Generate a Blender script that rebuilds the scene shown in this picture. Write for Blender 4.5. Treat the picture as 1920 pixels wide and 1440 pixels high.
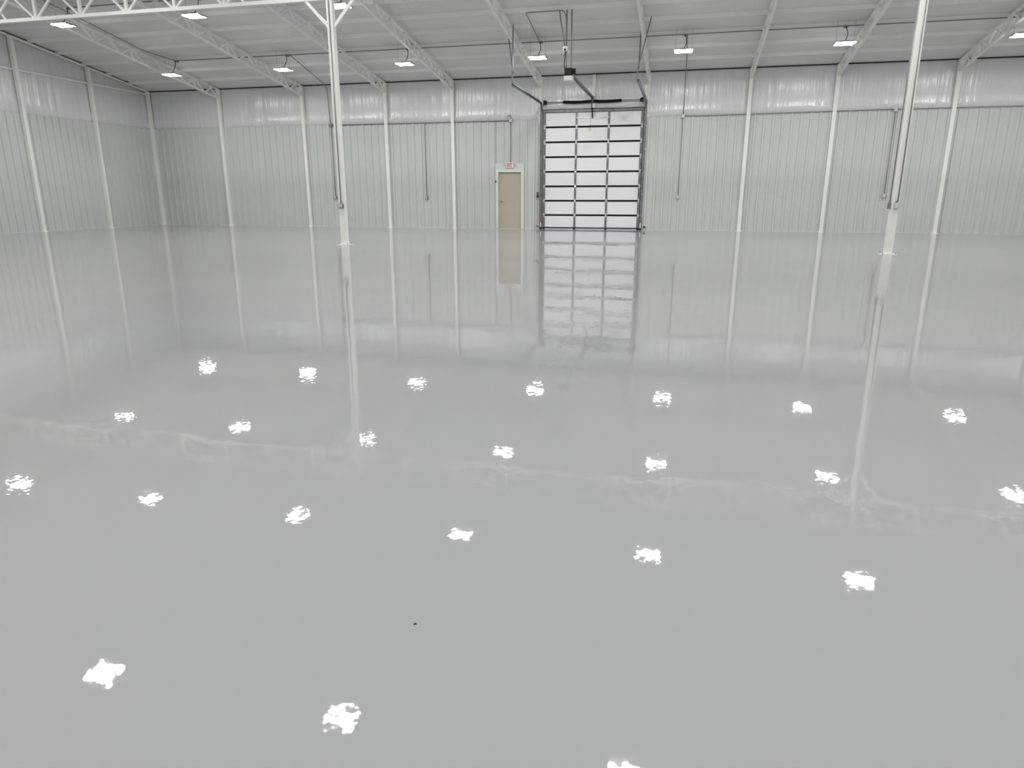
import bpy, math, random
from mathutils import Vector, Matrix
random.seed(7)
R = math.radians
SC = bpy.context.scene
COL = SC.collection
for o in list(bpy.data.objects): bpy.data.objects.remove(o)

# ------------------------------------------------------------------ camera
cam_d = bpy.data.cameras.new('camera'); cam = bpy.data.objects.new('camera', cam_d); COL.objects.link(cam)
cam_d.sensor_width = 36.0; cam_d.sensor_fit = 'HORIZONTAL'
cam_d.lens = 1287.0 / 1920.0 * 36.0
cam_d.clip_start = 0.05; cam_d.clip_end = 300
cam.location = (0, 0, 1.25)
cam.rotation_euler = (R(90 - 15.33), 0, R(13.66))
SC.camera = cam

# ------------------------------------------------------------------ world, exposure
w = bpy.data.worlds.new('daylight'); SC.world = w; w.use_nodes = True
bg = w.node_tree.nodes['Background']
bg.inputs['Color'].default_value = (0.80, 0.89, 1.0, 1)
bg.inputs['Strength'].default_value = 1.0
w.cycles.sampling_method = 'NONE'      # the hall is closed: the sky reaches nothing inside
SC.view_settings.view_transform = 'Standard'; SC.view_settings.look = 'None'
SC.view_settings.gamma = 1.0; SC.view_settings.use_curve_mapping = False
SC.view_settings.exposure = 0.07
LAMP_STRENGTH = 138.0
SC.cycles.caustics_reflective = False
SC.cycles.caustics_refractive = False
SC.cycles.use_denoising = True; SC.cycles.denoising_input_passes = 'RGB_ALBEDO_NORMAL'
SC.cycles.sample_clamp_indirect = 3.0
SC.cycles.max_bounces = 5; SC.cycles.diffuse_bounces = 4; SC.cycles.glossy_bounces = 3

# ------------------------------------------------------------------ building dimensions (metres)
D = 27.0            # wall with the overhead door
RIDGE = 11.5        # ridge line
YF = 2 * RIDGE - D  # opposite wall
XL, XR = -22.6, 17.5
EAVE, SLOPE = 5.53, 0.155
PANEL_H = 4.02
def roof(y): return EAVE + SLOPE * (D - y if y > RIDGE else y - YF)
WALL_COLS = [-19.1, -15.27, -11.66, -8.9, -5.46, -1.51, 1.98, 4.77, 8.41, 12.0]
COLX = (-8.69, 4.45)
TRUSS_Y = 17.0

# ------------------------------------------------------------------ materials
MATS = {}
def mat(name, col, rough=0.5, metal=0.0, spec=0.5, emit=None, noise=None, bump=None):
    m = bpy.data.materials.new(name); m.use_nodes = True
    nt = m.node_tree; b = nt.nodes['Principled BSDF']
    b.inputs['Base Color'].default_value = (*col, 1)
    b.inputs['Roughness'].default_value = rough
    b.inputs['Metallic'].default_value = metal
    b.inputs['Specular IOR Level'].default_value = spec
    if emit:
        b.inputs['Emission Color'].default_value = (*emit[0], 1)
        b.inputs['Emission Strength'].default_value = emit[1]
    tc = nt.nodes.new('ShaderNodeTexCoord')
    if noise:   # (scale xyz, amount)
        mp = nt.nodes.new('ShaderNodeMapping'); mp.inputs['Scale'].default_value = noise[0]
        nz = nt.nodes.new('ShaderNodeTexNoise'); nz.inputs['Scale'].default_value = 1.0; nz.inputs['Detail'].default_value = 3
        nt.links.new(tc.outputs['Object'], mp.inputs['Vector']); nt.links.new(mp.outputs['Vector'], nz.inputs['Vector'])
        rp = nt.nodes.new('ShaderNodeValToRGB')
        a = noise[1]
        rp.color_ramp.elements[0].position = 0.3; rp.color_ramp.elements[1].position = 0.7
        rp.color_ramp.elements[0].color = (*[c * (1 - a) for c in col], 1)
        rp.color_ramp.elements[1].color = (*[min(1, c * (1 + a)) for c in col], 1)
        nt.links.new(nz.outputs['Fac'], rp.inputs['Fac']); nt.links.new(rp.outputs['Color'], b.inputs['Base Color'])
    if bump:    # (scale xyz, distance, detail)
        mp = nt.nodes.new('ShaderNodeMapping'); mp.inputs['Scale'].default_value = bump[0]
        nz = nt.nodes.new('ShaderNodeTexNoise'); nz.inputs['Scale'].default_value = 1.0; nz.inputs['Detail'].default_value = bump[2]
        nt.links.new(tc.outputs['Object'], mp.inputs['Vector']); nt.links.new(mp.outputs['Vector'], nz.inputs['Vector'])
        bp = nt.nodes.new('ShaderNodeBump'); bp.inputs['Strength'].default_value = 1.0; bp.inputs['Distance'].default_value = bump[1]
        nt.links.new(nz.outputs['Fac'], bp.inputs['Height']); nt.links.new(bp.outputs['Normal'], b.inputs['Normal'])
    if emit: m.cycles.emission_sampling = 'FRONT'
    MATS[name] = m
    return m

mat('panel_white', (0.62, 0.635, 0.615), 0.38, noise=((0.6, 0.6, 0.25), 0.03))
mat('steel_white', (0.92, 0.92, 0.875), 0.45, noise=((1.5, 1.5, 1.5), 0.03))
mat('purlin_white', (0.95, 0.95, 0.92), 0.5)
mat('vinyl_wall', (0.72, 0.72, 0.735), 0.23, spec=0.7, bump=((14, 14, 0.9), 0.016, 3))
mat('vinyl_ceiling', (0.80, 0.805, 0.795), 0.45, bump=((5, 1.2, 1.2), 0.02, 3), noise=((0.35, 1.0, 1.0), 0.04))
mat('roof_grey', (0.5, 0.5, 0.5), 0.7)
mat('gap_shade_black', (0.012, 0.012, 0.012), 0.8)
mat('door_white', (0.93, 0.925, 0.935), 0.5)
mat('galvanised', (0.21, 0.215, 0.215), 0.38, 0.4, noise=((14, 14, 6), 0.35))
mat('galvanised_bright', (0.74, 0.75, 0.76), 0.25, 0.6)
mat('angle_grey', (0.20, 0.205, 0.205), 0.5, 0.3)
mat('conduit_grey', (0.27, 0.275, 0.27), 0.45, 0.3)
mat('box_grey', (0.24, 0.245, 0.25), 0.45, 0.3)
mat('box_light', (0.60, 0.61, 0.61), 0.4, 0.2)
mat('receptacle_white', (0.85, 0.85, 0.84), 0.4)
mat('black_metal', (0.012, 0.012, 0.013), 0.5, spec=0.25)
mat('black_rubber', (0.010, 0.010, 0.011), 0.8, spec=0.15)
mat('seal_blue', (0.012, 0.016, 0.07), 0.55)
mat('beige_paint', (0.50, 0.48, 0.36), 0.45)
mat('frame_white', (0.80, 0.81, 0.78), 0.4)
mat('plate_white', (0.70, 0.73, 0.71), 0.42)
mat('chrome', (0.22, 0.21, 0.19), 0.35, 0.6)
mat('sign_white', (0.82, 0.80, 0.78), 0.4)
mat('sign_red', (0.55, 0.025, 0.02), 0.4, emit=((0.9, 0.03, 0.02), 0.08))
mat('tape_red', (0.40, 0.07, 0.05), 0.5)
mat('tape_white', (0.85, 0.86, 0.9), 0.4)
mat('tag_yellow', (0.85, 0.74, 0.40), 0.6)
mat('motor_case', (0.72, 0.72, 0.71), 0.45)
mat('sensor_yellow', (0.45, 0.38, 0.16), 0.5)
mat('lamp_frame', (0.45, 0.45, 0.46), 0.4)
mat('lamp_lens', (0.9, 0.9, 0.9), 0.4, emit=((1.0, 0.994, 0.984), 34.0))
mat('debris', (0.05, 0.045, 0.04), 0.9)

def floor_material():
    m = bpy.data.materials.new('epoxy_floor'); m.use_nodes = True
    nt = m.node_tree; b = nt.nodes['Principled BSDF']; L = nt.links.new
    tc = nt.nodes.new('ShaderNodeTexCoord')
    def noise(scale, detail=1.0):
        n = nt.nodes.new('ShaderNodeTexNoise'); n.inputs['Scale'].default_value = scale; n.inputs['Detail'].default_value = detail
        L(tc.outputs['Object'], n.inputs['Vector']); return n
    def vmath(op, a, v=None, s=None):
        n = nt.nodes.new('ShaderNodeVectorMath'); n.operation = op
        L(a, n.inputs[0])
        if v is not None:
            if isinstance(v, tuple): n.inputs[1].default_value = v
            else: L(v, n.inputs[1])
        if s is not None:
            if isinstance(s, (int, float)): n.inputs['Scale'].default_value = s
            else: L(s, n.inputs['Scale'])
        return n.outputs[0]
    # gentle troweling waves and a fine orange-peel ripple tilt the mirror-like coat
    terms = []
    for sc, k, det in ((1.1, 0.009, 1.0), (5.0, 0.009, 1.0), (36.0, 0.025, 1.5)):
        n = noise(sc, det)
        c = vmath('SUBTRACT', n.outputs['Color'], (0.5, 0.5, 0.5))
        if sc > 20:
            a = noise(0.9, 2.0)
            mr = nt.nodes.new('ShaderNodeMapRange'); mr.inputs['From Min'].default_value = 0.36; mr.inputs['From Max'].default_value = 0.64
            mr.inputs['To Min'].default_value = k * 0.4; mr.inputs['To Max'].default_value = k * 1.1
            L(a.outputs['Fac'], mr.inputs['Value'])
            terms.append(vmath('SCALE', c, s=mr.outputs['Result']))
        else:
            terms.append(vmath('SCALE', c, s=k))
    s = vmath('ADD', vmath('ADD', terms[0], terms[1]), terms[2])
    s = vmath('MULTIPLY', s, (1, 1, 0))
    s = vmath('ADD', s, (0, 0, 1))
    s = vmath('NORMALIZE', s)
    n = noise(0.22, 3.0)
    rp = nt.nodes.new('ShaderNodeValToRGB')
    rp.color_ramp.elements[0].position = 0.32; rp.color_ramp.elements[1].position = 0.68
    rp.color_ramp.elements[0].color = (0.362, 0.366, 0.374, 1); rp.color_ramp.elements[1].color = (0.388, 0.390, 0.392, 1)
    L(n.outputs['Fac'], rp.inputs['Fac'])
    nt.nodes.remove(b)
    df = nt.nodes.new('ShaderNodeBsdfDiffuse'); L(rp.outputs['Color'], df.inputs['Color'])
    gl = nt.nodes.new('ShaderNodeBsdfGlossy'); gl.distribution = 'GGX'
    gl.inputs['Color'].default_value = (0.98, 0.98, 0.98, 1); gl.inputs['Roughness'].default_value = 0.02
    L(s, gl.inputs['Normal'])
    fr = nt.nodes.new('ShaderNodeFresnel'); fr.inputs['IOR'].default_value = 1.55; L(s, fr.inputs['Normal'])
    # towards grazing angles the orange peel scatters a small share of the coat's reflection into a haze
    def math2(op, x_, y_):
        q = nt.nodes.new('ShaderNodeMath'); q.operation = op
        for i_, v_ in enumerate((x_, y_)):
            if isinstance(v_, (int, float)): q.inputs[i_].default_value = v_
            else: L(v_, q.inputs[i_])
        return q.outputs[0]
    F = fr.outputs['Fac']
    hz = math2('MAXIMUM', math2('ADD', math2('MULTIPLY', F, 0.53), -0.2625), 0.0)
    hz = math2('DIVIDE', hz, math2('MAXIMUM', F, 0.01))
    gr = nt.nodes.new('ShaderNodeBsdfGlossy'); gr.distribution = 'GGX'
    gr.inputs['Color'].default_value = (0.98, 0.98, 0.98, 1); gr.inputs['Roughness'].default_value = 0.29
    mi = nt.nodes.new('ShaderNodeMixShader'); L(hz, mi.inputs['Fac']); L(gl.outputs[0], mi.inputs[1]); L(gr.outputs[0], mi.inputs[2])
    mx = nt.nodes.new('ShaderNodeMixShader'); L(F, mx.inputs['Fac']); L(df.outputs[0], mx.inputs[1]); L(mi.outputs[0], mx.inputs[2])
    L(mx.outputs[0], nt.nodes['Material Output'].inputs['Surface'])
    MATS['epoxy_floor'] = m
floor_material()

# ------------------------------------------------------------------ mesh helpers
class MB:
    def __init__(s): s.v = []; s.f = []
    def add(s, v, f):
        n = len(s.v); s.v += [tuple(p) for p in v]; s.f += [tuple(i + n for i in q) for q in f]; return s
    def box(s, lo, hi):
        x0, y0, z0 = lo; x1, y1, z1 = hi
        return s.add([(x0,y0,z0),(x1,y0,z0),(x1,y1,z0),(x0,y1,z0),(x0,y0,z1),(x1,y0,z1),(x1,y1,z1),(x0,y1,z1)],
                     [(0,3,2,1),(4,5,6,7),(0,1,5,4),(1,2,6,5),(2,3,7,6),(3,0,4,7)])
    def cbox(s, c, d):
        return s.box([c[i] - d[i] / 2 for i in range(3)], [c[i] + d[i] / 2 for i in range(3)])
    def rbox(s, c, d, r):
        """box with chamfered vertical-to-front edges: an octagonal outline in x-z, chamfered in front (-y)"""
        hx, hy, hz = d[0] / 2, d[1] / 2, d[2] / 2
        def ring(y, k):
            a, b_ = hx - k, hz - k
            return [(c[0] + p, c[1] + y, c[2] + q) for p, q in ((-a, -b_ - 0 + -0), (a, -b_), (a + 0, b_), (-a, b_))]
        o = []
        for y, k in ((hy, 0), (-hy + r, 0), (-hy, r)): o += ring(y, k)
        f = [(3, 2, 1, 0)[::-1]]
        for i in range(2):
            for j in range(4):
                a, b_ = i * 4 + j, i * 4 + (j + 1) % 4
                f.append((a, b_, b_ + 4, a + 4))
        f.append((8, 9, 10, 11))
        return s.add(o, f)
    def beam(s, p, q, w, h, up=(0, 0, 1)):
        p, q = Vector(p), Vector(q); d = (q - p).normalized(); u = Vector(up)
        if abs(d.dot(u)) > 0.98: u = Vector((0, 1, 0))
        a = d.cross(u).normalized(); b = a.cross(d).normalized()
        vs = []
        for e in (p, q):
            for i, j in ((-1, -1), (1, -1), (1, 1), (-1, 1)): vs.append(e + a * (i * w / 2) + b * (j * h / 2))
        return s.add(vs, [(0,1,2,3),(7,6,5,4),(0,4,5,1),(1,5,6,2),(2,6,7,3),(3,7,4,0)])
    def angle(s, p, q, w, t, up=(0, 0, 1), sa=1, sb=1):
        """L-section angle iron from p to q"""
        p, q = Vector(p), Vector(q); d = (q - p).normalized(); u = Vector(up)
        if abs(d.dot(u)) > 0.98: u = Vector((0, 1, 0))
        a = d.cross(u).normalized() * sa; b = a.cross(d).normalized() * sb
        prof = [(0, 0), (w, 0), (w, t), (t, t), (t, w), (0, w)]
        vs = [e + a * i + b * j for e in (p, q) for i, j in prof]
        n = 6; f = [tuple(range(n))[::-1], tuple(range(n, 2 * n))]
        for i in range(n): f.append((i, (i + 1) % n, n + (i + 1) % n, n + i))
        return s.add(vs, f)
    def tube(s, path, r, n=8, closed=False):
        pts = [Vector(p) for p in path]; rings = []
        for i, p in enumerate(pts):
            if i == 0: d = pts[1] - p
            elif i == len(pts) - 1: d = p - pts[i - 1]
            else: d = (pts[i + 1] - p).normalized() + (p - pts[i - 1]).normalized()
            d.normalize()
            u = Vector((0, 0, 1)) if abs(d.z) < 0.9 else Vector((0, 1, 0))
            a = d.cross(u).normalized(); b = a.cross(d)
            rr = r[i] if isinstance(r, (list, tuple)) else r
            rings.append([p + a * (rr * math.cos(2 * math.pi * k / n)) + b * (rr * math.sin(2 * math.pi * k / n)) for k in range(n)])
        vs = [v for q in rings for v in q]; f = []
        for i in range(len(rings) - 1):
            for k in range(n):
                f.append((i * n + k, i * n + (k + 1) % n, (i + 1) * n + (k + 1) % n, (i + 1) * n + k))
        f.append(tuple(range(n))[::-1]); f.append(tuple((len(rings) - 1) * n + k for k in range(n)))
        return s.add(vs, f)
    def mesh(s, name, m, smooth=False):
        me = bpy.data.meshes.new(name); me.from_pydata(s.v, [], s.f)
        me.materials.append(MATS[m]); me.validate(); me.update()
        import bmesh
        bm = bmesh.new(); bm.from_mesh(me); bmesh.ops.recalc_face_normals(bm, faces=bm.faces); bm.to_mesh(me); bm.free()
        if smooth:
            for p in me.polygons: p.use_smooth = True
        return me
    def build(s, name, m, parent=None, loc=(0, 0, 0), rot=(0, 0, 0), smooth=False):
        return place(name, s.mesh(name, m, smooth), parent, loc, rot)

def place(name, me, parent=None, loc=(0, 0, 0), rot=(0, 0, 0), scale=None):
    o = bpy.data.objects.new(name, me); COL.objects.link(o)
    o.location = loc; o.rotation_euler = rot
    if scale: o.scale = scale
    if parent: o.parent = parent
    return o
def tag(o, label, cat, group=None):
    o['label'] = label; o['category'] = cat
    if group: o['group'] = group
    return o
def thing(name, label, cat, loc=(0, 0, 0), group=None, rot=(0, 0, 0)):
    o = bpy.data.objects.new(name, None); COL.objects.link(o); o.empty_display_size = 0.2
    o.location = loc; o.rotation_euler = rot
    return tag(o, label, cat, group)
def struct(o): o['kind'] = 'structure'; return o
def bend(pts, r=0.12, n=5):
    """round the corners of a polyline"""
    P = [Vector(p) for p in pts]; out = [P[0]]
    for i in range(1, len(P) - 1):
        a = (P[i - 1] - P[i]); b = (P[i + 1] - P[i]); k = min(r, a.length * .45, b.length * .45)
        a = P[i] + a.normalized() * k; b = P[i] + b.normalized() * k
        for t in range(n + 1):
            t /= n; out.append(a * (1 - t) ** 2 + P[i] * 2 * t * (1 - t) + b * t * t)
    out.append(P[-1]); return out
ORD = ['first', 'second', 'third', 'fourth', 'fifth', 'sixth', 'seventh', 'eighth', 'ninth', 'tenth', 'eleventh', 'twelfth']

# ================================================================== SETTING
# ---- floor
fl = struct(MB().box((XL - 0.4, YF - 0.4, -0.15), (XR + 0.4, D + 0.45, 0)).build('floor', 'epoxy_floor'))

# ---- ribbed liner panels
PANEL_W = 0.914; RIB = PANEL_W / 3
def profile(a, b):
    """(u, proud) points of the ribbed sheet between u=a and u=b, ribs every 0.305 m"""
    pts = [(a, 0.0)]
    k = math.floor(a / RIB) - 1
    while k * RIB < b + RIB:
        c = k * RIB + RIB / 2
        for du, h in ((-0.045, 0), (-0.030, 0.042), (0.030, 0.042), (0.045, 0)):
            if a < c + du < b: pts.append((c + du, h))
        for q in (-RIB / 2 - 0.035, -RIB / 2 + 0.035):
            for du, h in ((-0.014, 0), (-0.007, 0.004), (0.007, 0.004), (0.014, 0)):
                if a < c + q + du < b: pts.append((c + q + du, h))
        k += 1
    pts.append((b, 0.0)); pts.sort()
    return pts
PCACHE = {}
def panel_mesh(wd, phase, z0, z1):
    key = (round(wd, 3), round(phase, 3), z0, z1)
    if key not in PCACHE:
        pr = [(u - phase, h) for u, h in profile(phase, phase + wd)]
        v = []; f = []
        for u, h in pr: v += [(u, -h, z0), (u, -h, z1)]
        for i in range(len(pr) - 1): f.append((2 * i, 2 * i + 2, 2 * i + 3, 2 * i + 1))
        n = len(v)   # closed at the back
        v += [(pr[0][0], 0.012, z0), (pr[0][0], 0.012, z1), (pr[-1][0], 0.012, z0), (pr[-1][0], 0.012, z1)]
        f += [(n, n + 1, n + 3, n + 2), (0, 1, n + 1, n), (2 * len(pr) - 2, n + 2, n + 3, 2 * len(pr) - 1)]
        PCACHE[key] = MB().add(v, f).mesh('wall_panel', 'panel_white')
    return PCACHE[key]

wb = struct(MB().box((XL - 0.3, D + 0.14, 0), (XR + 0.3, D + 0.3, EAVE + 0.3)).build('wall_back', 'roof_grey'))
OPEN = [(-7.215, -6.085, 2.45), (-5.45, -1.525, 99)]     # walk door, overhead door
x = XL
while x < XR - 0.01:
    segs = [(x, min(x + PANEL_W - 0.002, XR))]
    for a, b, zt in OPEN:
        new = []
        for p, q in segs:
            if q <= a or p >= b: new.append((p, q)); continue
            if p < a: new.append((p, a))
            if q > b: new.append((b, q))
            if zt < PANEL_H: place('wall_panel', panel_mesh(min(q, b) - max(p, a), (max(p, a) - XL) % PANEL_W, zt, PANEL_H), wb, (max(p, a), D, 0))
        segs = new
    for p, q in segs:
        if q - p > 0.01: place('wall_panel', panel_mesh(q - p, (p - XL) % PANEL_W, 0.0, PANEL_H), wb, (p, D, 0))
    x += PANEL_W
wl = struct(MB().box((XL - 0.3, YF - 0.3, 0), (XL - 0.14, D + 0.14, roof(RIDGE) + 0.2)).build('wall_left', 'roof_grey'))
y = D - PANEL_W
while y > YF:
    place('wall_panel', panel_mesh(PANEL_W - 0.002, 0.0, 0.0, PANEL_H), wl, (XL, y, 0), (0, 0, R(90)))
    y -= PANEL_W
# far side and right side of the hall (behind and beside the camera)
def ribbed_wall(name, length, z0, z1, loc, rz, hole=None):
    pr = profile(0, length); m = MB()
    for (u0, h0), (u1, h1) in zip(pr[:-1], pr[1:]):
        zz = z0
        if hole and hole[0] < (u0 + u1) / 2 < hole[1]: zz = hole[2]
        m.add([(u0, -h0, zz), (u1, -h1, zz), (u1, -h1, z1), (u0, -h0, z1)], [(0, 1, 2, 3)])
    if hole:
        m.box((0, 0.03, z0), (hole[0], 0.2, z1)); m.box((hole[1], 0.03, z0), (length, 0.2, z1)); m.box((hole[0], 0.03, hole[2]), (hole[1], 0.2, z1))
    else: m.box((0, 0.03, z0), (length, 0.2, z1))
    return struct(m.build(name, 'panel_white', None, loc, (0, 0, rz)))
ribbed_wall('wall_right', D - YF, 0, roof(RIDGE) + 0.2, (XR, D, 0), R(-90))
ribbed_wall('wall_front', XR - XL, 0, EAVE + 0.3, (XR, YF, 0), R(180))

# ---- vinyl faced insulation above the panels
def vinyl(wd, ht, name, seed, nx=None):
    rnd = random.Random(seed); nx = nx or max(8, int(wd / 0.07)); nz = 12
    waves = [(rnd.uniform(6, 34), rnd.uniform(0, 6.3), rnd.uniform(0.001, 0.0045), rnd.uniform(-1.2, 1.2)) for _ in range(9)]
    v = []; f = []
    for i in range(nx + 1):
        u = wd * i / nx
        for j in range(nz + 1):
            t = j / nz; z = ht * t
            edge = max(0.0, math.sin(math.pi * i / nx)) ** 0.5
            bulge = 0.05 * edge * max(0.0, math.sin(math.pi * t)) ** 0.7 + 0.045 * math.exp(-((t - 0.09) / 0.08) ** 2)
            wob = sum(a * math.sin(k * u + ph + s_ * z) for k, ph, a, s_ in waves) * edge
            v.append((u, 0.02 - bulge - wob, z))
    for i in range(nx):
        for j in range(nz):
            a = i * (nz + 1) + j; f.append((a, a + nz + 1, a + nz + 2, a + 1))
    return MB().add(v, f).mesh(name, 'vinyl_wall', True)
edges = [XL] + WALL_COLS + [XR]
for i in range(len(edges) - 1):
    a, b = edges[i], edges[i + 1]
    z0 = 4.36 if abs(a + 5.46) < 0.01 else PANEL_H
    place('insulation_sheet', vinyl(b - a, EAVE - 0.015 - z0, 'insulation_sheet', i), wb, (a, D + 0.02, z0))
LEFT_COLS = [23.87, 20.75, 17.62, 14.5]
ledges = [D] + LEFT_COLS + [RIDGE, 8.4, 5.3, 2.2, -0.9, YF]
def vinyl_rake(y1, y0, seed):
    me = vinyl(y1 - y0, 1.0, 'insulation_sheet', seed)
    for v in me.vertices:
        u, t = v.co.x, v.co.z
        v.co.z = t * (roof(y0 + u) + 0.03 - PANEL_H)
    me.update(); return me
for i in range(len(ledges) - 1):
    place('insulation_sheet', vinyl_rake(ledges[i], ledges[i + 1], 50 + i), wl, (XL - 0.02, ledges[i + 1], PANEL_H), (0, 0, R(90)))

# ---- ceiling: roof deck, sagging vinyl sheets between purlins, purlins
ce = MB()
for ya, yb in ((D + 0.3, RIDGE), (RIDGE, YF - 0.3)):
    za = EAVE - SLOPE * 0.3 + 0.24; zb = roof(RIDGE) + 0.24
    z0, z1 = (za, zb) if ya > RIDGE else (zb, za)
    ce.add([(XL - .4, ya, z0), (XR + .4, ya, z0), (XR + .4, yb, z1), (XL - .4, yb, z1), (XL - .4, ya, z0 + .1), (XR + .4, ya, z0 + .1), (XR + .4, yb, z1 + .1), (XL - .4, yb, z1 + .1)],
           [(0,1,2,3),(4,7,6,5),(0,4,5,1),(1,5,6,2),(2,6,7,3),(3,7,4,0)])
ce = struct(ce.build('ceiling', 'roof_grey'))
PSP = 1.13
PUR = [26.0 - PSP * k for k in range(13)]
def ceiling_sheet(ya, yb, seed):
    rnd = random.Random(seed); nx, ny = 150, 7; v = []; f = []
    ws = [(rnd.uniform(0.6, 6), rnd.uniform(0, 6.3), rnd.uniform(0.001, 0.005), rnd.uniform(-5, 5)) for _ in range(8)]
    for i in range(nx + 1):
        xx = XL + (XR - XL) * i / nx
        for j in range(ny + 1):
            t = j / ny; yy = ya + (yb - ya) * t; e = math.sin(math.pi * t)
            v.append((xx, yy, roof(yy) + (0.02 + 0.08 * t if ya > D else 0.10) - e * 0.03 - e * sum(a * math.sin(k * xx + p + q * yy) for k, p, a, q in ws)))
    for i in range(nx):
        for j in range(ny):
            a = i * (ny + 1) + j; f.append((a, a + ny + 1, a + ny + 2, a + 1))
    return MB().add(v, f).mesh('insulation_sheet', 'vinyl_ceiling', True)
lines = [D + 0.02] + PUR + [RIDGE]
for k in range(len(lines) - 1):
    me = ceiling_sheet(lines[k], lines[k + 1], 100 + k)
    place('insulation_sheet', me, ce)
    place('insulation_sheet', me, ce, (XL + XR, 2 * RIDGE, 0), (0, 0, R(180)))
pm = MB()   # C-section purlin, bottom flange down
pm.box((XL, -0.06, 0), (XR, -0.056, 0.105)); pm.box((XL, -0.056, 0), (XR, 0.0, 0.006)); pm.box((XL, -0.056, 0.099), (XR, 0.0, 0.105))
pm = pm.mesh('purlin', 'purlin_white')
for yy in PUR:
    place('purlin', pm, ce, (0, yy + 0.03, roof(yy)))
    place('purlin', pm, ce, (XL + XR, 2 * RIDGE - yy - 0.03, roof(yy)), (0, 0, R(180)))
# solid black strip painted in for the shade of the gap along the eave
struct(MB().box((XL, D + 0.005, EAVE - 0.016), (XR, D + 0.12, EAVE + 0.016)).build('eave_gap_shade', 'gap_shade_black'))
# base channels
struct(MB().box((XL, D - 0.06, 0), (-7.22, D + 0.0, 0.010)).box((-6.05, D - 0.06, 0), (-5.5, D, 0.010)).box((-1.45, D - 0.06, 0), (XR, D, 0.010)).build('baseboard_back', 'panel_white'))
struct(MB().box((XL, YF, 0), (XL + 0.06, D - 0.06, 0.010)).build('baseboard_left', 'panel_white'))
# rake beam and eave-level girt on the gable wall
for nm, pts, hh in (('trim_2', [(XL + 0.05, D, roof(D) - 0.02), (XL + 0.05, RIDGE, roof(RIDGE) - 0.02), (XL + 0.05, YF, roof(YF) - 0.02)], 0.07),
                    ('trim_3', [(XL + 0.03, YF, 5.42), (XL + 0.03, D, 5.42)], 0.06)):
    m = MB()
    for p, q in zip(pts[:-1], pts[1:]): m.beam(p, q, 0.05, hh)
    struct(m.build(nm, 'steel_white'))

# ================================================================== STEEL FRAME
# ---- wall columns (C-shaped: web plate with two flanges, closed at the top by a cap)
def column_mesh(h, w=0.125, d=0.12):
    m = MB().box((-w / 2, -d, 0), (w / 2, -d + 0.012, h)).box((-w / 2, 0, 0), (w / 2, 0.01, h))
    m.box((-w / 2, -d + 0.012, 0), (-w / 2 + 0.01, 0, h)).box((w / 2 - 0.01, -d + 0.012, 0), (w / 2, 0, h))
    return m.mesh('shaft', 'steel_white')
cm = column_mesh(EAVE - 0.02)
bpm = MB().box((-0.11, -0.16, 0), (0.11, 0.0, 0.012)).mesh('base_plate', 'steel_white')
near = {-5.46: 'at the exit-sign side of the overhead door', -1.51: 'at the overhead door jamb away from the exit sign'}
for i, xx in enumerate(WALL_COLS):
    lab = 'white steel wall column ' + near.get(xx, ', %s from the gable corner along the overhead door wall' % ORD[i]).lstrip()
    t = thing('perimeter_column', lab.replace('column ,', 'column,'), 'column', (xx, D + (0.125 if xx in near else -0.025), 0), 'white columns along the overhead door wall')
    place('shaft', cm, t); place('base_plate', bpm, t, (0, 0.0, 0))
t = thing('perimeter_column', 'white steel column in the corner where the two ribbed walls meet', 'column', (XL + 0.07, D - 0.03, 0))
place('shaft', cm, t); place('base_plate', bpm, t)
for i, yy in enumerate(LEFT_COLS):
    t = thing('perimeter_column', 'white steel gable wall column, %s from the corner column' % ORD[i], 'column', (XL + 0.025, yy, 0), 'white columns along the gable wall', (0, 0, R(90)))
    place('shaft', column_mesh(roof(yy) - 0.02), t); place('base_plate', bpm, t)
t = thing('header_post', 'short white post above the middle of the overhead door', 'post', (-3.47, D, 4.37))
MB().box((-0.055, -0.07, 0), (0.055, -0.06, EAVE - 0.03 - 4.37)).box((-0.055, -0.06, 0), (-0.045, 0, EAVE - 0.03 - 4.37)).box((0.045, -0.06, 0), (0.055, 0, EAVE - 0.03 - 4.37)).build('shaft', 'steel_white', t)

# ---- open web roof trusses
TOPO, TD = -0.045, 0.345      # top chord below the roof line, depth between chords
HALF = 1.6 / 3
def chord(name, off, y_end):
    m = MB()
    for s in (-1, 1): m.box((s * 0.006 if s > 0 else -0.042, 0, 0), (0.042 if s > 0 else -0.006, 1, 0))
    # double-angle chord drawn as one sloped bar per half
    mm = MB(); z0 = roof(D) + SLOPE * (D - y_end) + off; z1 = roof(RIDGE) + off
    mm.beam((0, y_end, z0), (0, RIDGE, z1), 0.075, 0.06)
    mm.beam((0, 2 * RIDGE - y_end, z0), (0, RIDGE, z1), 0.075, 0.06)
    return mm.mesh(name, 'steel_white')
tc_m = chord('top_chord', TOPO, D - 0.08); bc_m = chord('bottom_chord', TOPO - TD, D - 0.10)
dz = SLOPE * HALF
dg_up = MB().beam((0, 0, -TD), (0, -HALF * 0.93, dz), 0.048, 0.048).mesh('web_diagonal', 'steel_white')     # bottom near wall -> top
dg_dn = MB().beam((0, 0, 0), (0, -HALF * 0.93, -TD + dz), 0.048, 0.048).mesh('web_diagonal', 'steel_white')
vt_m = MB().cbox((0, 0, -TD / 2), (0.05, 0.05, TD)).mesh('web_vertical', 'steel_white')
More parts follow.
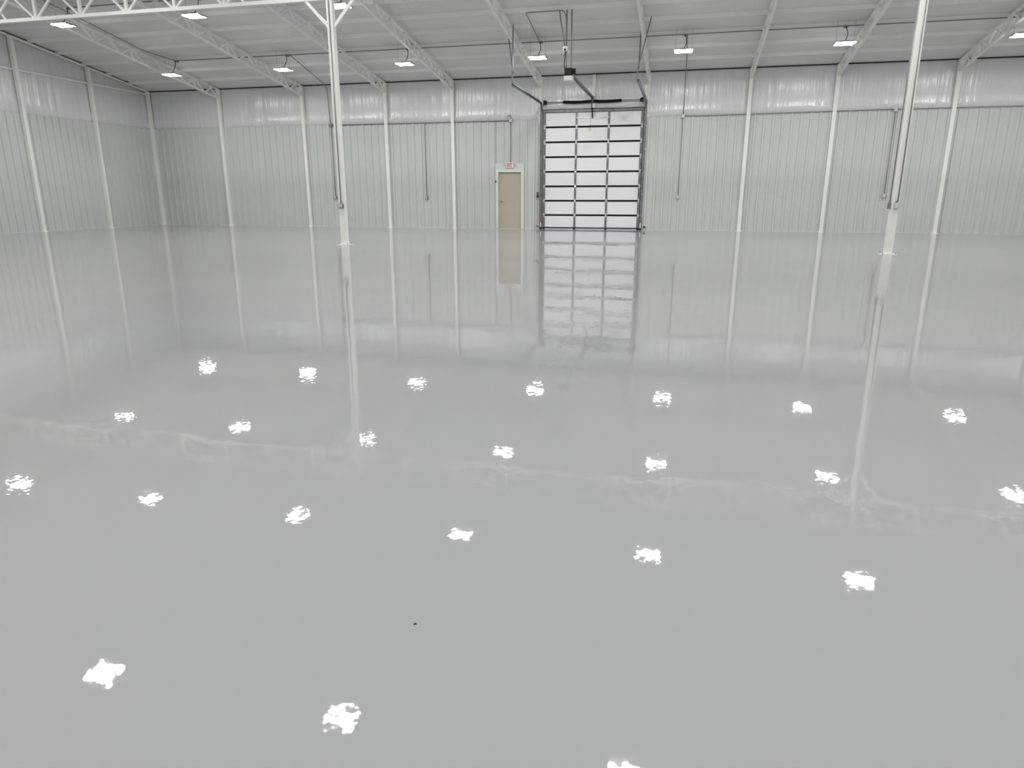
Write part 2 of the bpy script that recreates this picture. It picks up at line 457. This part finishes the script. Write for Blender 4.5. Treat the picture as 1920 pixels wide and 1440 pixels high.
for i, xx in enumerate(WALL_COLS):
    lab = 'white open-web roof truss rising from the ' + ('exit-sign side jamb column' if xx == -5.46 else 'jamb column away from the exit sign' if xx == -1.51 else '%s wall column from the gable corner' % ORD[i])
    t = thing('roof_truss', lab, 'truss', (xx, 0, 0), 'white open-web roof trusses')
    place('top_chord', tc_m, t); place('bottom_chord', bc_m, t)
    j = -3
    while True:
        yj = 25.5 - HALF * j
        if yj - HALF < RIDGE - 0.2: break
        top = (j % 2 == 0)
        z = roof(yj) if yj <= D else EAVE - SLOPE * (yj - D)
        z += TOPO
        for mir in (0, 1):
            yy = yj if not mir else 2 * RIDGE - yj
            rot = (0, 0, R(180) if mir else 0)
            if j == -3:
                if not mir or mir: place('web_diagonal', dg_up, t, (0, min(yj, D - 0.1) if not mir else max(yy, YF + 0.1), z), rot)
            else: place('web_diagonal', dg_dn if top else dg_up, t, (0, yy, z), rot)
            if j % 3 == 0 and j >= 0: place('web_vertical', vt_m, t, (0, yy, z), rot)
        j += 1

# ---- carrying truss on the two free-standing columns
NODE = (COLX[1] - COLX[0]) / 9
ZB, ZT = 5.885, 6.52
t = thing('carrying_truss', 'long white open-web truss spanning between the two free-standing columns under the roof', 'truss', (0, TRUSS_Y, 0))
MB().beam((XL + 0.02, 0, ZB), (XR, 0, ZB), 0.10, 0.085).build('bottom_chord', 'steel_white', t)
MB().beam((XL + 0.02, 0, ZT), (XR, 0, ZT), 0.10, 0.085).build('top_chord', 'steel_white', t)
cv = MB().cbox((0, 0, (ZT - ZB) / 2), (0.075, 0.06, ZT - ZB)).mesh('web_vertical', 'steel_white')
cd1 = MB().beam((0.05, 0, 0.03), (NODE / 2 - 0.03, 0, ZT - ZB - 0.03), 0.045, 0.05).mesh('web_diagonal', 'steel_white')
cd2 = MB().beam((-0.05, 0, 0.03), (-NODE / 2 + 0.03, 0, ZT - ZB - 0.03), 0.045, 0.05).mesh('web_diagonal', 'steel_white')
k = -10
while COLX[0] + NODE * k < XR - 0.5:
    xx = COLX[0] + NODE * k
    if xx > XL + 0.6:
        place('web_vertical', cv, t, (xx, 0, ZB)); place('web_diagonal', cd1, t, (xx, 0, ZB)); place('web_diagonal', cd2, t, (xx, 0, ZB))
    k += 1
# flange braces from the roof trusses down to the bottom chord
for xx in WALL_COLS:
    if abs(xx - COLX[0]) < 0.5 or abs(xx - COLX[1]) < 0.5: continue
    MB().beam((xx, 0.05, roof(TRUSS_Y) - 0.37), (xx + 0.62, 0.05, ZB), 0.04, 0.045).build('flange_brace', 'steel_white', t)

# ---- free-standing columns with knee braces
for i, xx in enumerate(COLX):
    lab = ['white square steel column with one dark outlet box facing the hall', 'white square steel column with outlet boxes on two of its faces'][i]
    t = thing('steel_column', lab, 'column', (xx, TRUSS_Y, 0), None)
    W = 0.155
    MB().box((-W / 2, -W / 2, 0.012), (W / 2, W / 2, ZB - 0.05)).build('shaft', 'steel_white', t)
    bp = MB().box((-0.17, -0.15, 0), (0.17, 0.15, 0.014)).build('base_plate', 'steel_white', t)
    bolt = MB().tube([(0, 0, 0.014), (0, 0, 0.04)], 0.012, 6).mesh('anchor_bolt', 'galvanised')
    for a in (-0.13, 0.13):
        for b in (-0.11, 0.11): place('anchor_bolt', bolt, bp, (a, b, 0))
    MB().box((-0.13, -0.08, ZB - 0.05), (0.13, 0.08, ZB - 0.035)).build('cap_plate', 'steel_white', t)
    for s in (-1, 1): MB().beam((s * 0.06, 0, 5.24), (s * 0.66, 0, ZB - 0.02), 0.05, 0.07).build('knee_brace', 'steel_white', t)

# ================================================================== LIGHTS
LX = [-18.43 + 4.528 * i for i in range(8)]
ROWS = [(23.41, 5.49), (18.88, 6.18), (14.71, 6.87)]
ROWS += [(2 * RIDGE - y_, z_) for y_, z_ in ROWS[::-1]]
ROWN = ['%s row from the overhead door' % o_ for o_ in ORD[:6]]
hs = MB().box((-0.29, -0.2, 0.02), (0.29, 0.2, 0.035))
hs.box((-0.29, -0.02, -0.01), (0.29, 0.02, 0.02)).box((-0.12, -0.07, 0.035), (0.12, 0.07, 0.085))
for s in (-1, 1):
    hs.box((s * 0.28 - 0.01, -0.2, -0.005), (s * 0.28 + 0.01, 0.2, 0.02))
hs = hs.mesh('housing', 'lamp_frame')
lens = MB().add([(-0.25, -0.062, 0), (0.25, -0.062, 0), (0.27, -0.068, 0.03), (-0.27, -0.068, 0.03), (-0.25, 0.062, 0), (0.25, 0.062, 0), (0.27, 0.068, 0.03), (-0.27, 0.068, 0.03)],
                [(0, 4, 5, 1), (0, 1, 2, 3), (4, 7, 6, 5), (0, 3, 7, 4), (1, 5, 6, 2)]).mesh('lens', 'lamp_lens')
def cord_mesh(zc, dy):
    P = []
    for i in range(11):
        s = i / 10
        P.append((0.04 + 0.05 * math.sin(s * math.pi * 1.1) - 0.03 * (1 - s), dy * s, 0.085 + (zc - 0.085) * s))
    return MB().tube(P, 0.011, 6).mesh('power_cord', 'black_rubber', True)
LDATA = bpy.data.lights.new('light_source', 'AREA'); LDATA.shape = 'RECTANGLE'; LDATA.size = 0.50; LDATA.size_y = 0.124
LDATA.color = (1.0, 0.994, 0.984); LDATA.energy = LAMP_STRENGTH * math.pi * 0.50 * 0.124
for r, (yy, zz) in enumerate(ROWS):
    top = roof(yy)
    sgn = 1 if r < 3 else -1
    cords = cord_mesh(top - zz - 0.10, 0.21 * sgn)
    wire = MB()
    for sx in (-1, 1): wire.tube([(sx * 0.24, 0, 0.035), (sx * 0.24, 0, top - zz + 0.04)], 0.003, 4)
    for q, xx in enumerate(LX):
        t = thing('high_bay_light', 'LED high bay light, %s from the gable wall, %s' % (ORD[q], ROWN[r]), 'light', (xx, yy, zz), 'LED high bay lights')
        place('housing', hs, t)
        place('lens', lens, t, (0, -0.118, -0.012)); place('lens', lens, t, (0, 0.118, -0.012))
        place('power_cord', cords, t)
        for sy in (-1, 1):
            lo = bpy.data.objects.new('light_source', LDATA); COL.objects.link(lo); lo.location = (0, sy * 0.118, -0.016); lo.parent = t
        for sx in (-1, 1):
            if q == 0 and sx == -1: wm = MB().tube([(0, 0, 0.035), (0, 0, top - zz + 0.05)], 0.003, 4).mesh('hanger_wire', 'angle_grey')
            place('hanger_wire', wm, t, (sx * 0.24, 0, 0))

# ================================================================== CONDUIT ON THE ROOF
CR = 0.0155
def conduit(path, label, r=CR, rad=0.14, name='conduit', m='conduit_grey', group=None):
    o = MB().tube(bend(path, rad), r, 8).build(name, m, smooth=True)
    return tag(o, label, 'conduit', group)
jb = MB().rbox((0, 0, 0), (0.12, 0.06, 0.12), 0.01).mesh('junction_box', 'box_grey')
for r in (0, 1):
    yy = (23.68, 19.15)[r]; z = roof(yy) - 0.03
    if r == 0: conduit([(LX[0], yy, z), (XR - 0.3, yy, z)], 'long grey conduit along the roof feeding the light row closest to the overhead door')
    else: conduit([(LX[0], yy, z), (XR - 0.3, yy, z)], 'long grey conduit along the roof feeding the second row of lights')
    for q, xx in enumerate(LX):
        o = place('junction_box', jb, None, (xx + 0.04, yy, z - 0.02), (R(90), 0, 0))
        tag(o, 'grey junction box above light %s from the gable wall, %s' % (ORD[q], ROWN[r]), 'junction box', 'junction boxes above the lights')
conduit([(LX[0], 23.68, roof(23.68) - 0.03), (LX[0] - 0.42, 22.6, roof(22.6) - 0.03), (LX[0] - 0.30, 19.3, roof(19.3) - 0.03), (LX[0] - 0.3, 14.0, roof(14) - 0.03)],
        'grey conduit climbing the roof slope beside the roof truss closest to the gable wall', rad=0.3)
conduit([(LX[1] + 0.12, 23.76, roof(23.76) - 0.03), (-14.13, 26.6, roof(26.6) - 0.06), (-14.13, D - 0.09, 5.40), (-14.09, D - 0.072, PANEL_H + 0.05)],
        'grey conduit running diagonally down from the roof to a wall junction box', rad=0.1)

# ================================================================== CONDUIT AND OUTLETS ON THE WALLS
def outlet(loc, label, light=False, rz=0, wide=False, group=None):
    t = thing('electrical_outlet', label, 'outlet', loc, group, (0, 0, rz))
    wd, ht = (0.155, 0.105) if wide else (0.095, 0.125)
    MB().rbox((0, -0.03, 0), (wd, 0.06, ht), 0.008).build('box', 'box_light' if light else 'box_grey', t)
    pl = MB().rbox((0, -0.064, 0), (wd * 0.86, 0.006, ht * 0.86), 0.002).build('cover_plate', 'box_light' if light else 'box_grey', t)
    sites = [(-0.028, 0.022), (0.028, 0.022), (-0.028, -0.022), (0.028, -0.022)] if wide else [(0, 0.026), (0, -0.026)]
    for a, b in sites:
        MB().rbox((a, -0.072, b), (0.042, 0.010, 0.036), 0.003).build('receptacle', 'receptacle_white', pl)
    MB().tube([(0, -0.03, ht / 2), (0, -0.03, ht / 2 + 0.04)], 0.022, 8).build('connector', 'conduit_grey', t)
    return t
YW = D - 0.062
def wallbox(xx, z, label, light=False):
    t = thing('junction_box', label, 'junction box', (xx, D - 0.042, z))
    MB().rbox((0, -0.03, 0), (0.12, 0.06, 0.12), 0.01).build('box', 'box_light' if light else 'box_grey', t)
    MB().rbox((0, -0.066, 0), (0.105, 0.008, 0.105), 0.003).build('cover', 'box_light' if light else 'box_grey', t)
wallbox(-14.07, 4.0, 'grey wall junction box where the diagonal roof conduit comes down')
wallbox(-6.60, 4.0, 'pale wall junction box above the exit sign', True)
wallbox(-0.24, 4.0, 'pale wall junction box beside the overhead door, fed by a vertical roof conduit', True)
wallbox(6.68, 4.03, 'pale wall junction box on the panel top behind the column with two outlet faces', True)
conduit([(-14.0, YW, 4.0), (-6.66, YW, 4.0)], 'horizontal grey conduit along the panel top leading to the box over the exit sign')
conduit([(-14.07, YW, 3.94), (-14.07, YW, 1.3)], 'vertical grey conduit dropping from the panel top behind the single-outlet column')
conduit([(-9.8, YW - 0.01, 4.0), (-10.06, YW - 0.01, 4.0), (-10.06, YW - 0.01, 1.27)], 'grey conduit bending down from the panel top to an outlet mid wall', rad=0.16)
outlet((-14.07, D - 0.042, 1.19), 'grey wall outlet box behind the single-outlet free-standing column')
outlet((-10.06, D - 0.042, 1.18), 'grey wall outlet box mid wall between the walk door and the free-standing column')
conduit([(-6.60, YW, 3.94), (-6.60, YW, 2.66), (-6.63, YW, 2.5)], 'vertical grey conduit dropping to the exit sign', r=0.013)
conduit([(-6.60, YW, 4.06), (-6.58, YW - 0.02, 4.16), (-6.66, YW - 0.03, 4.2), (-6.71, YW - 0.03, 4.12)], 'small hooked conduit end above the box over the exit sign', rad=0.05, r=0.014, name='conduit_hook')
conduit([(-0.23, 23.76, roof(23.76) - 0.06), (-0.23, 26.7, roof(26.7) - 0.06), (-0.24, D - 0.09, 5.4), (-0.24, D - 0.072, 4.07)], 'vertical grey conduit from the roof down to the box beside the overhead door', rad=0.2)
conduit([(-0.25, YW, 3.94), (-0.25, YW, 1.27)], 'vertical grey conduit dropping to the outlet beside the overhead door', r=0.013)
outlet((-0.25, D - 0.042, 1.2), 'pale wall outlet box beside the overhead door', True)
conduit([(-0.18, YW, 4.02), (0.1, YW, 4.0), (6.62, YW, 4.05)], 'horizontal grey conduit along the panel top from the overhead door to the next box', rad=0.1, r=0.013)
conduit([(6.74, YW, 4.05), (16.0, YW, 4.05)], 'horizontal grey conduit along the panel top running on past the two-outlet column', r=0.013)
conduit([(6.68, YW, 3.96), (6.68, YW, 1.33)], 'vertical grey conduit dropping to the outlet behind the two-outlet column', r=0.013)
outlet((6.68, D - 0.042, 1.26), 'pale wall outlet box behind the column with two outlet faces', True)
# column outlets
yf = TRUSS_Y - 0.0775
outlet((COLX[0] - 0.0, yf, 1.0), 'dark four-socket outlet box on the front of the left free-standing column'.replace('left ', 'single-outlet '), wide=True)
conduit([(COLX[0] + 0.0, yf - 0.02, 1.06), (COLX[0] + 0.0, yf - 0.02, 5.82)], 'grey conduit down the front face of the single-outlet free-standing column', r=0.012)
outlet((COLX[1] + 0.01, yf, 1.04), 'pale outlet box on the front face of the two-outlet column', True)
conduit([(COLX[1] + 0.035, yf - 0.02, 1.12), (COLX[1] + 0.035, yf - 0.02, 5.82)], 'grey conduit down the front face of the two-outlet column', r=0.012)
outlet((COLX[1] - 0.0775, TRUSS_Y, 1.04), 'dark outlet box on the side face of the two-outlet column', False, R(-90))
conduit([(COLX[1] - 0.0975, TRUSS_Y - 0.0, 1.12), (COLX[1] - 0.0975, TRUSS_Y, 5.82)], 'grey conduit down the side face of the two-outlet column', r=0.012)

# ================================================================== WALK DOOR AND EXIT SIGN
dr = thing('door_1', '', '', (-6.645, D, 0)); del dr['label']; del dr['category']; dr['kind'] = 'structure'
MB().box((-0.457, 0.035, 0.015), (0.457, 0.08, 2.134)).build('door_leaf', 'beige_paint', dr)
fr = MB()
fr.box((-0.535, -0.055, 0), (-0.457, 0.09, 2.21)).box((0.457, -0.055, 0), (0.535, 0.09, 2.21)).box((-0.457, -0.055, 2.134), (0.457, 0.09, 2.21))
fr.build('door_frame', 'frame_white', dr)
MB().box((-0.575, -0.045, 2.19), (0.565, 0.0, 2.455)).build('head_panel', 'plate_white', dr)
MB().box((-0.572, -0.043, 0), (-0.535, 0.01, 2.19)).build('jamb_trim', 'plate_white', dr)
MB().box((0.535, -0.043, 0), (0.572, 0.01, 2.19)).build('jamb_trim', 'plate_white', dr)
MB().box((-0.52, -0.075, 0), (0.50, 0.09, 0.02)).build('threshold', 'galvanised_bright', dr)
h = MB().tube([(-0.36, 0.035, 1.03), (-0.36, 0.02, 1.03)], 0.034, 14).build('handle_rose', 'chrome', dr)
MB().tube(bend([(-0.36, 0.02, 1.03), (-0.36, -0.03, 1.03), (-0.24, -0.035, 1.03)], 0.03), 0.011, 8).build('lever', 'chrome', h)
for z in (0.25, 1.06, 1.9): MB().tube([(0.452, 0.028, z - 0.05), (0.452, 0.028, z + 0.05)], 0.009, 8).build('hinge', 'chrome', dr)
o = MB().tube([(-7.198, D - 0.043, 1.79), (-7.198, D - 0.075, 1.79)], 0.028, 14).build('door_button', 'black_metal'); tag(o, 'small round black button on the jamb trim of the beige walk door', 'button')

es = thing('exit_sign', 'white exit sign with red letters and two emergency lamp heads above beige door', 'sign', (-6.635, D - 0.045, 2.385))
MB().rbox((0, -0.03, 0), (0.30, 0.06, 0.21), 0.012).build('housing', 'sign_white', es)
fc = bpy.data.curves.new('exit_text', 'FONT'); fc.body = 'EXIT'; fc.size = 0.20; fc.align_x = 'CENTER'; fc.align_y = 'CENTER'; fc.extrude = 0.001; fc.offset = 0.004
fo = bpy.data.objects.new('exit_text', fc); COL.objects.link(fo)
bpy.context.view_layer.update()
dg = bpy.context.evaluated_depsgraph_get()
me = bpy.data.meshes.new_from_object(fo.evaluated_get(dg)); me.name = 'lettering'
bpy.data.objects.remove(fo); me.materials.clear(); me.materials.append(MATS['sign_red'])
place('lettering', me, es, (0, -0.063, 0), (R(90), 0, 0), (0.52, 1.0, 1.0))
for s in (-1, 1):
    hd = MB().tube([(s * 0.15, -0.03, 0.02), (s * 0.175, -0.03, 0.02)], 0.012, 8).build('lamp_arm', 'sign_white', es)
    MB().tube([(s * 0.195, 0.0, 0.02), (s * 0.195, -0.045, 0.015), (s * 0.195, -0.065, 0.012)], [0.02, 0.034, 0.036], 12).build('lamp_head', 'box_light', hd)

# ================================================================== OVERHEAD DOOR
DX0, DX1 = -5.33, -1.645; DW = DX1 - DX0; DC = (DX0 + DX1) / 2; DH = 4.267; NS = 8; SH = DH / NS
od = thing('overhead_door', 'white sectional overhead door of eight panels with black joints and galvanised stiles', 'overhead door', (DC, D + 0.03, 0))
sec = MB().box((-DW / 2, 0, 0.033), (DW / 2, 0.05, SH - 0.033)).mesh('door_section', 'door_white')
jt = MB().box((-DW / 2, -0.004, -0.033), (DW / 2, 0.046, 0.033)).mesh('joint_strip', 'black_rubber')
st = MB().box((-0.036, -0.012, 0.0), (0.036, 0.0, SH)).box((-0.036, -0.022, 0.0), (-0.03, -0.012, SH)).box((0.03, -0.022, 0), (0.036, -0.012, SH)).mesh('stile', 'galvanised')
hg = MB().box((-0.032, -0.018, -0.075), (0.032, -0.006, 0.075)).tube([(-0.034, -0.026, 0), (0.034, -0.026, 0)], 0.012, 8).mesh('hinge', 'galvanised_bright')
for k in range(NS):
    z = k * SH
    place('door_section', sec, od, (0, 0, z + (0 if k else 0.03)), scale=(1, 1, 1 if k else 0.94))
    for xs in (-4.09, -2.89): place('stile', st, od, (xs - DC, 0, z))
    for xs in (-DW / 2 + 0.04, DW / 2 - 0.04): place('stile', st, od, (xs, 0, z))
    if k:
        place('joint_strip', jt, od, (0, 0, z))
        for xs in (-4.09 - DC, -2.89 - DC, -DW / 2 + 0.04, DW / 2 - 0.04): place('hinge', hg, od, (xs, 0, z))
MB().box((-DW / 2, -0.05, DH - 0.005), (DW / 2, 0.05, DH + 0.05)).box((-DW / 2, -0.06, DH - 0.02), (DW / 2, -0.05, DH + 0.065)).build('top_strut', 'galvanised', od)
MB().box((-4.09 - DC, -0.03, 3.955 + 0.075), (-2.89 - DC, -0.012, 3.99 + 0.075)).build('operator_strut', 'galvanised_bright', od)
sl = MB().tube([(-DW / 2, -0.01, 0.058), (DW / 2, -0.01, 0.058)], 0.022, 12).build('bottom_seal', 'seal_blue', od, smooth=True)
MB().box((-DW / 2, -0.012, 0.0), (DW / 2, 0.02, 0.034)).build('seal_retainer', 'galvanised_bright', od)
ro = MB().tube([(-0.04, 0, 0), (0.06, 0, 0)], 0.009, 6).tube([(0.06, 0, 0), (0.08, 0, 0)], 0.018, 10).mesh('roller', 'galvanised_bright')
for k in range(NS + 1):
    for s in (-1, 1): place('roller', ro, od, (s * (DW / 2 + 0.0), -0.075, min(k * SH + (0.1 if k == 0 else 0), DH - 0.08)), (0, 0, 0 if s > 0 else R(180)))

# tracks
def track(side):
    s = side; xx = (DX0 - 0.07) if s < 0 else (DX1 + 0.07)
    lab = ['galvanised door track at the jamb beside the exit door', 'galvanised door track at the jamb facing away from the exit door'][s > 0]
    t = thing('door_track', lab + (', hung from angle irons'), 'door track', (xx, D - 0.045, 0), 'overhead door tracks')
    r_ = 0.30; zt = 4.56
    def ch(path):     # rounded C rail swept along a path in the y-z plane
        m = MB()
        for off_x, w_ in ((0.028 * s, 0.006),): pass
        P = [Vector(p) for p in path]
        prof = [(-0.03, -0.028), (0.026, -0.028), (0.03, -0.02), (0.03, 0.02), (0.026, 0.028), (-0.03, 0.028), (-0.03, 0.022), (0.02, 0.022), (0.024, 0.016), (0.024, -0.016), (0.02, -0.022), (-0.03, -0.022)]
        vs = []; n = len(prof)
        for i, p in enumerate(P):
            d = (P[min(i + 1, len(P) - 1)] - P[max(i - 1, 0)]).normalized(); nn = Vector((0, -d.z, d.y))
            for a, b in prof: vs.append(p + Vector((a * s, 0, 0)) + nn * b)
        f = []
        for i in range(len(P) - 1):
            for j in range(n): f.append((i * n + j, i * n + (j + 1) % n, (i + 1) * n + (j + 1) % n, (i + 1) * n + j))
        return m.add(vs, f)
    ch([(0, 0, 0.03), (0, 0, zt - r_)]).build('vertical_rail', 'galvanised', t)
    cv_ = [(0, -r_ + r_ * math.cos(a), zt - r_ + r_ * math.sin(a)) for a in [math.pi / 2 * i / 8 for i in range(9)]]
    ch(cv_).build('curved_rail', 'galvanised', t)
    yend = 22.3 - (D - 0.045)
    ch([(0, -r_, zt), (0, yend, zt)]).build('horizontal_rail', 'galvanised', t)
    MB().angle((0.045 * s, 0, 0.0), (0.045 * s, 0, 4.6), 0.05, 0.006, (0, 1, 0), s, 1).build('jamb_angle', 'angle_grey', t)
    MB().angle((0, -r_, zt + 0.03), (0, yend, zt + 0.03), 0.045, 0.006, (0, 0, 1), -s, 1).build('track_angle', 'angle_grey', t)
    ty = yend + 0.02
    MB().angle((0, ty, zt - 0.03), (0, ty, zt + 0.38), 0.035, 0.005).build('hanger_angle', 'angle_grey', t)
    a = [(-0.30, 22.85), (0.03, 22.3)] if s < 0 else [(-0.03, 22.9), (0.33, 22.3)]
    for dx, yy in a:
        MB().angle((0, ty, zt + 0.32), (dx, yy - (D - 0.045), roof(yy) - 0.005), 0.032, 0.005).build('hanger_angle', 'angle_grey', t)
    for z in (0.5, 1.3, 2.1, 2.9, 3.7): MB().box((min(0, s * 0.07), -0.008, z - 0.03), (max(0, s * 0.07), 0.02, z + 0.03)).build('track_bracket', 'galvanised_bright', t)
    # safety tape
    MB().box((-0.018, -0.034, 0.26), (0.018, -0.029, 0.37)).build('safety_tape', 'tape_red', t)
    MB().box((-0.018, -0.034, 0.08), (0.018, -0.029, 0.26)).build('safety_tape', 'tape_white', t)
    # end bracket
    MB().box((-0.05, -0.07, 0.0), (0.05, 0.0, 0.07)).build('floor_bracket', 'seal_blue', t)
track(-1); track(1)

# torsion shaft with springs
ts = thing('torsion_spring_assembly', 'steel shaft with two black torsion springs above the overhead door', 'torsion spring', (DC, D - 0.13, 4.59))
MB().tube([(-1.85, 0, 0), (1.85, 0, 0)], 0.017, 10).build('shaft', 'galvanised', ts)
def spring(x0, x1):
    n = 26; P = []; rr = []
    for i in range(n * 2 + 1):
        P.append((x0 + (x1 - x0) * i / (n * 2), 0, -0.018 * math.sin(math.pi * i / (n * 2)))); rr.append(0.052 if i % 2 else 0.047)
    return MB().tube(P, rr, 12).build('torsion_spring', 'black_rubber', ts, smooth=True)
spring(-1.10, -0.02); spring(0.02, 1.04)
MB().box((-0.018, -0.04, -0.07), (0.018, 0.058, 0.058)).build('centre_bracket', 'angle_grey', ts)
for s in (-1, 1):
    d_ = MB().tube([(s * 1.815, 0, 0), (s * 1.775, 0, 0), (s * 1.77, 0, 0), (s * 1.71, 0, 0)], [0.085, 0.08, 0.07, 0.07], 16).build('cable_drum', 'black_metal', ts, smooth=False)
    MB().box((min(s * 1.825, s * 1.85), -0.07, -0.10), (max(s * 1.825, s * 1.85), 0.08, 0.10)).build('end_bracket', 'galvanised', ts)
    MB().tube([(s * 1.76, -0.07, 0), (s * 1.79, 0.05, -4.5)], 0.003, 5).build('lift_cable', 'angle_grey', ts)

# operator
op = thing('door_opener', 'ceiling-hung door opener with black motor, grey rail and arm to overhead door', 'door opener', (-3.5, 21.5, 4.715))
yend = 26.80 - 21.5
MB().beam((-0.035, 0.15, 0), (-0.035, yend, 0), 0.028, 0.05).build('rail', 'galvanised', op)
MB().beam((0.035, 0.15, 0), (0.035, yend, 0), 0.028, 0.05).build('rail', 'galvanised', op)
for k_ in range(5): MB().box((-0.05, 0.5 + k_ * 1.1, -0.034), (0.05, 0.56 + k_ * 1.1, -0.025)).build('rail_spacer', 'galvanised', op)
MB().tube([(0, 0.2, -0.05), (0, 2.6, -0.085), (0, yend, -0.05)], 0.010, 6).build('drive_chain', 'angle_grey', op)
mt = MB().rbox((-0.02, 0.0, 0.01), (0.21, 0.30, 0.20), 0.02).build('motor_housing', 'black_metal', op)
MB().tube([(0.05, 0.02, 0.04), (0.18, 0.02, 0.04)], 0.075, 16).build('gear_drum', 'black_metal', mt)
MB().tube([(0.18, 0.02, 0.04), (0.19, 0.02, 0.04)], 0.03, 12).build('sprocket', 'galvanised_bright', mt)
MB().rbox((-0.02, 0.0, -0.165), (0.25, 0.28, 0.145), 0.02).build('control_box', 'motor_case', op)
for dx, tx in ((-0.085, -0.09), (0.065, 0.055)):
    MB().angle((dx, -0.02, 0.10), (tx, -0.02, roof(21.48) - 4.715 - 0.005), 0.034, 0.005).build('hanger_angle', 'angle_grey', op)
MB().box((-0.04, yend - 0.06, -0.045), (0.04, yend + 0.125, 0.05)).build('header_bracket', 'galvanised', op)
MB().beam((0.0, yend - 0.20, -0.03), (0.0, yend + 0.0, -0.42), 0.03, 0.035).build('door_arm', 'black_metal', op)
MB().beam((0.0, yend + 0.0, -0.36), (0.0, yend + 0.19, -0.69), 0.045, 0.035).build('door_arm', 'black_metal', op)
MB().tube([(-0.03, yend - 0.1, -0.05), (-0.03, yend - 0.08, -0.98)], 0.004, 5).build('release_cord', 'angle_grey', op)
MB().tube([(-0.03, yend - 0.08, -0.96), (-0.03, yend - 0.08, -1.02)], 0.02, 8).build('release_handle', 'black_metal', op)
o = MB().box((-3.64, D + 0.024, 3.58), (-3.54, D + 0.0295, 3.70)).build('warning_tag', 'tag_yellow'); tag(o, 'small yellow tag on the second section from the top of the overhead door', 'tag')
# feed to the operator
conduit([(-4.83, 23.55, roof(23.55) - 0.03), (-4.81, 21.44, roof(21.44) - 0.04), (-3.66, 21.40, roof(21.40) - 0.05), (-3.60, 21.40, 6.1), (-3.60, 21.40, 5.42)],
        'grey conduit from the roof junction box down to the round switch over the opener', rad=0.12)
conduit([(-3.82, 21.46, roof(21.46) - 0.02), (-3.64, 21.42, 5.42)], 'slanted grey strut beside the opener hangers', rad=0.05, name='strut')['category'] = 'strut'
sw = thing('disconnect_switch', 'small round white switch box hanging above the opener motor', 'switch', (-3.62, 21.40, 5.34))
MB().tube([(0, 0.03, 0), (0, -0.035, 0)], 0.075, 16).build('box', 'receptacle_white', sw)
MB().tube([(0, -0.035, -0.02), (0, -0.055, -0.02)], 0.024, 10).build('plug', 'black_rubber', sw)
MB().tube(bend([(0, -0.05, -0.03), (0.01, -0.05, -0.22), (-0.03, -0.02, -0.45), (0.03, 0.03, -0.60)], 0.1), 0.012, 6).build('power_cord', 'black_rubber', sw, smooth=True)

# door control, photo eyes
dc = thing('door_control_station', 'black push-button control box with a thin cable beside the overhead door', 'control', (-5.53, D - 0.043, 1.29))
MB().rbox((0, -0.035, 0), (0.07, 0.06, 0.19), 0.008).build('box', 'black_metal', dc)
for z in (0.05, 0, -0.05): MB().tube([(0, -0.065, z), (0, -0.075, z)], 0.014, 10).build('push_button', 'tape_red' if z < 0 else 'receptacle_white', dc)
MB().tube([(0, -0.02, -0.09), (0.0, -0.02, -1.1)], 0.007, 6).build('cable', 'conduit_grey', dc)
MB().tube([(0.02, -0.02, 0.09), (0.02, -0.02, 2.6)], 0.007, 6).build('cable', 'conduit_grey', dc)
for s, xx in ((-1, -5.53), (1, -1.42)):
    pe = thing('photo_eye', 'small safety sensor low on the jamb ' + ('beside the exit door' if s < 0 else 'on the outlet side of the overhead door'), 'sensor', (xx, D - 0.05, 0.115))
    MB().rbox((0, -0.03, 0), (0.07, 0.05, 0.06), 0.008).build('body', 'sensor_yellow' if s < 0 else 'black_metal', pe)
    MB().tube([(0, -0.05, 0), (0, -0.07, 0)], 0.02, 12).build('lens', 'black_metal', pe)
    MB().box((-0.012 , -0.01, -0.01), (0.012, 0.05, 0.01)).build('bracket', 'galvanised', pe)

# debris speck on the floor
o = MB().add([(.45 * a_, .45 * b_, .35 * c_) for a_, b_, c_ in [(-.012, -.008, 0), (.01, -.01, 0), (.014, .006, 0), (-.008, .011, 0), (-.006, -.004, .009), (.006, -.003, .011), (.004, .005, .008)]],
             [(0, 1, 5, 4), (1, 2, 6, 5), (2, 3, 6), (3, 0, 4, 6), (4, 5, 6), (3, 2, 1, 0)]).build('debris_speck', 'debris', None, (-0.713, 1.691, 0), (0, 0, 0.6))
tag(o, 'tiny dark speck of debris lying alone on the glossy floor', 'debris')
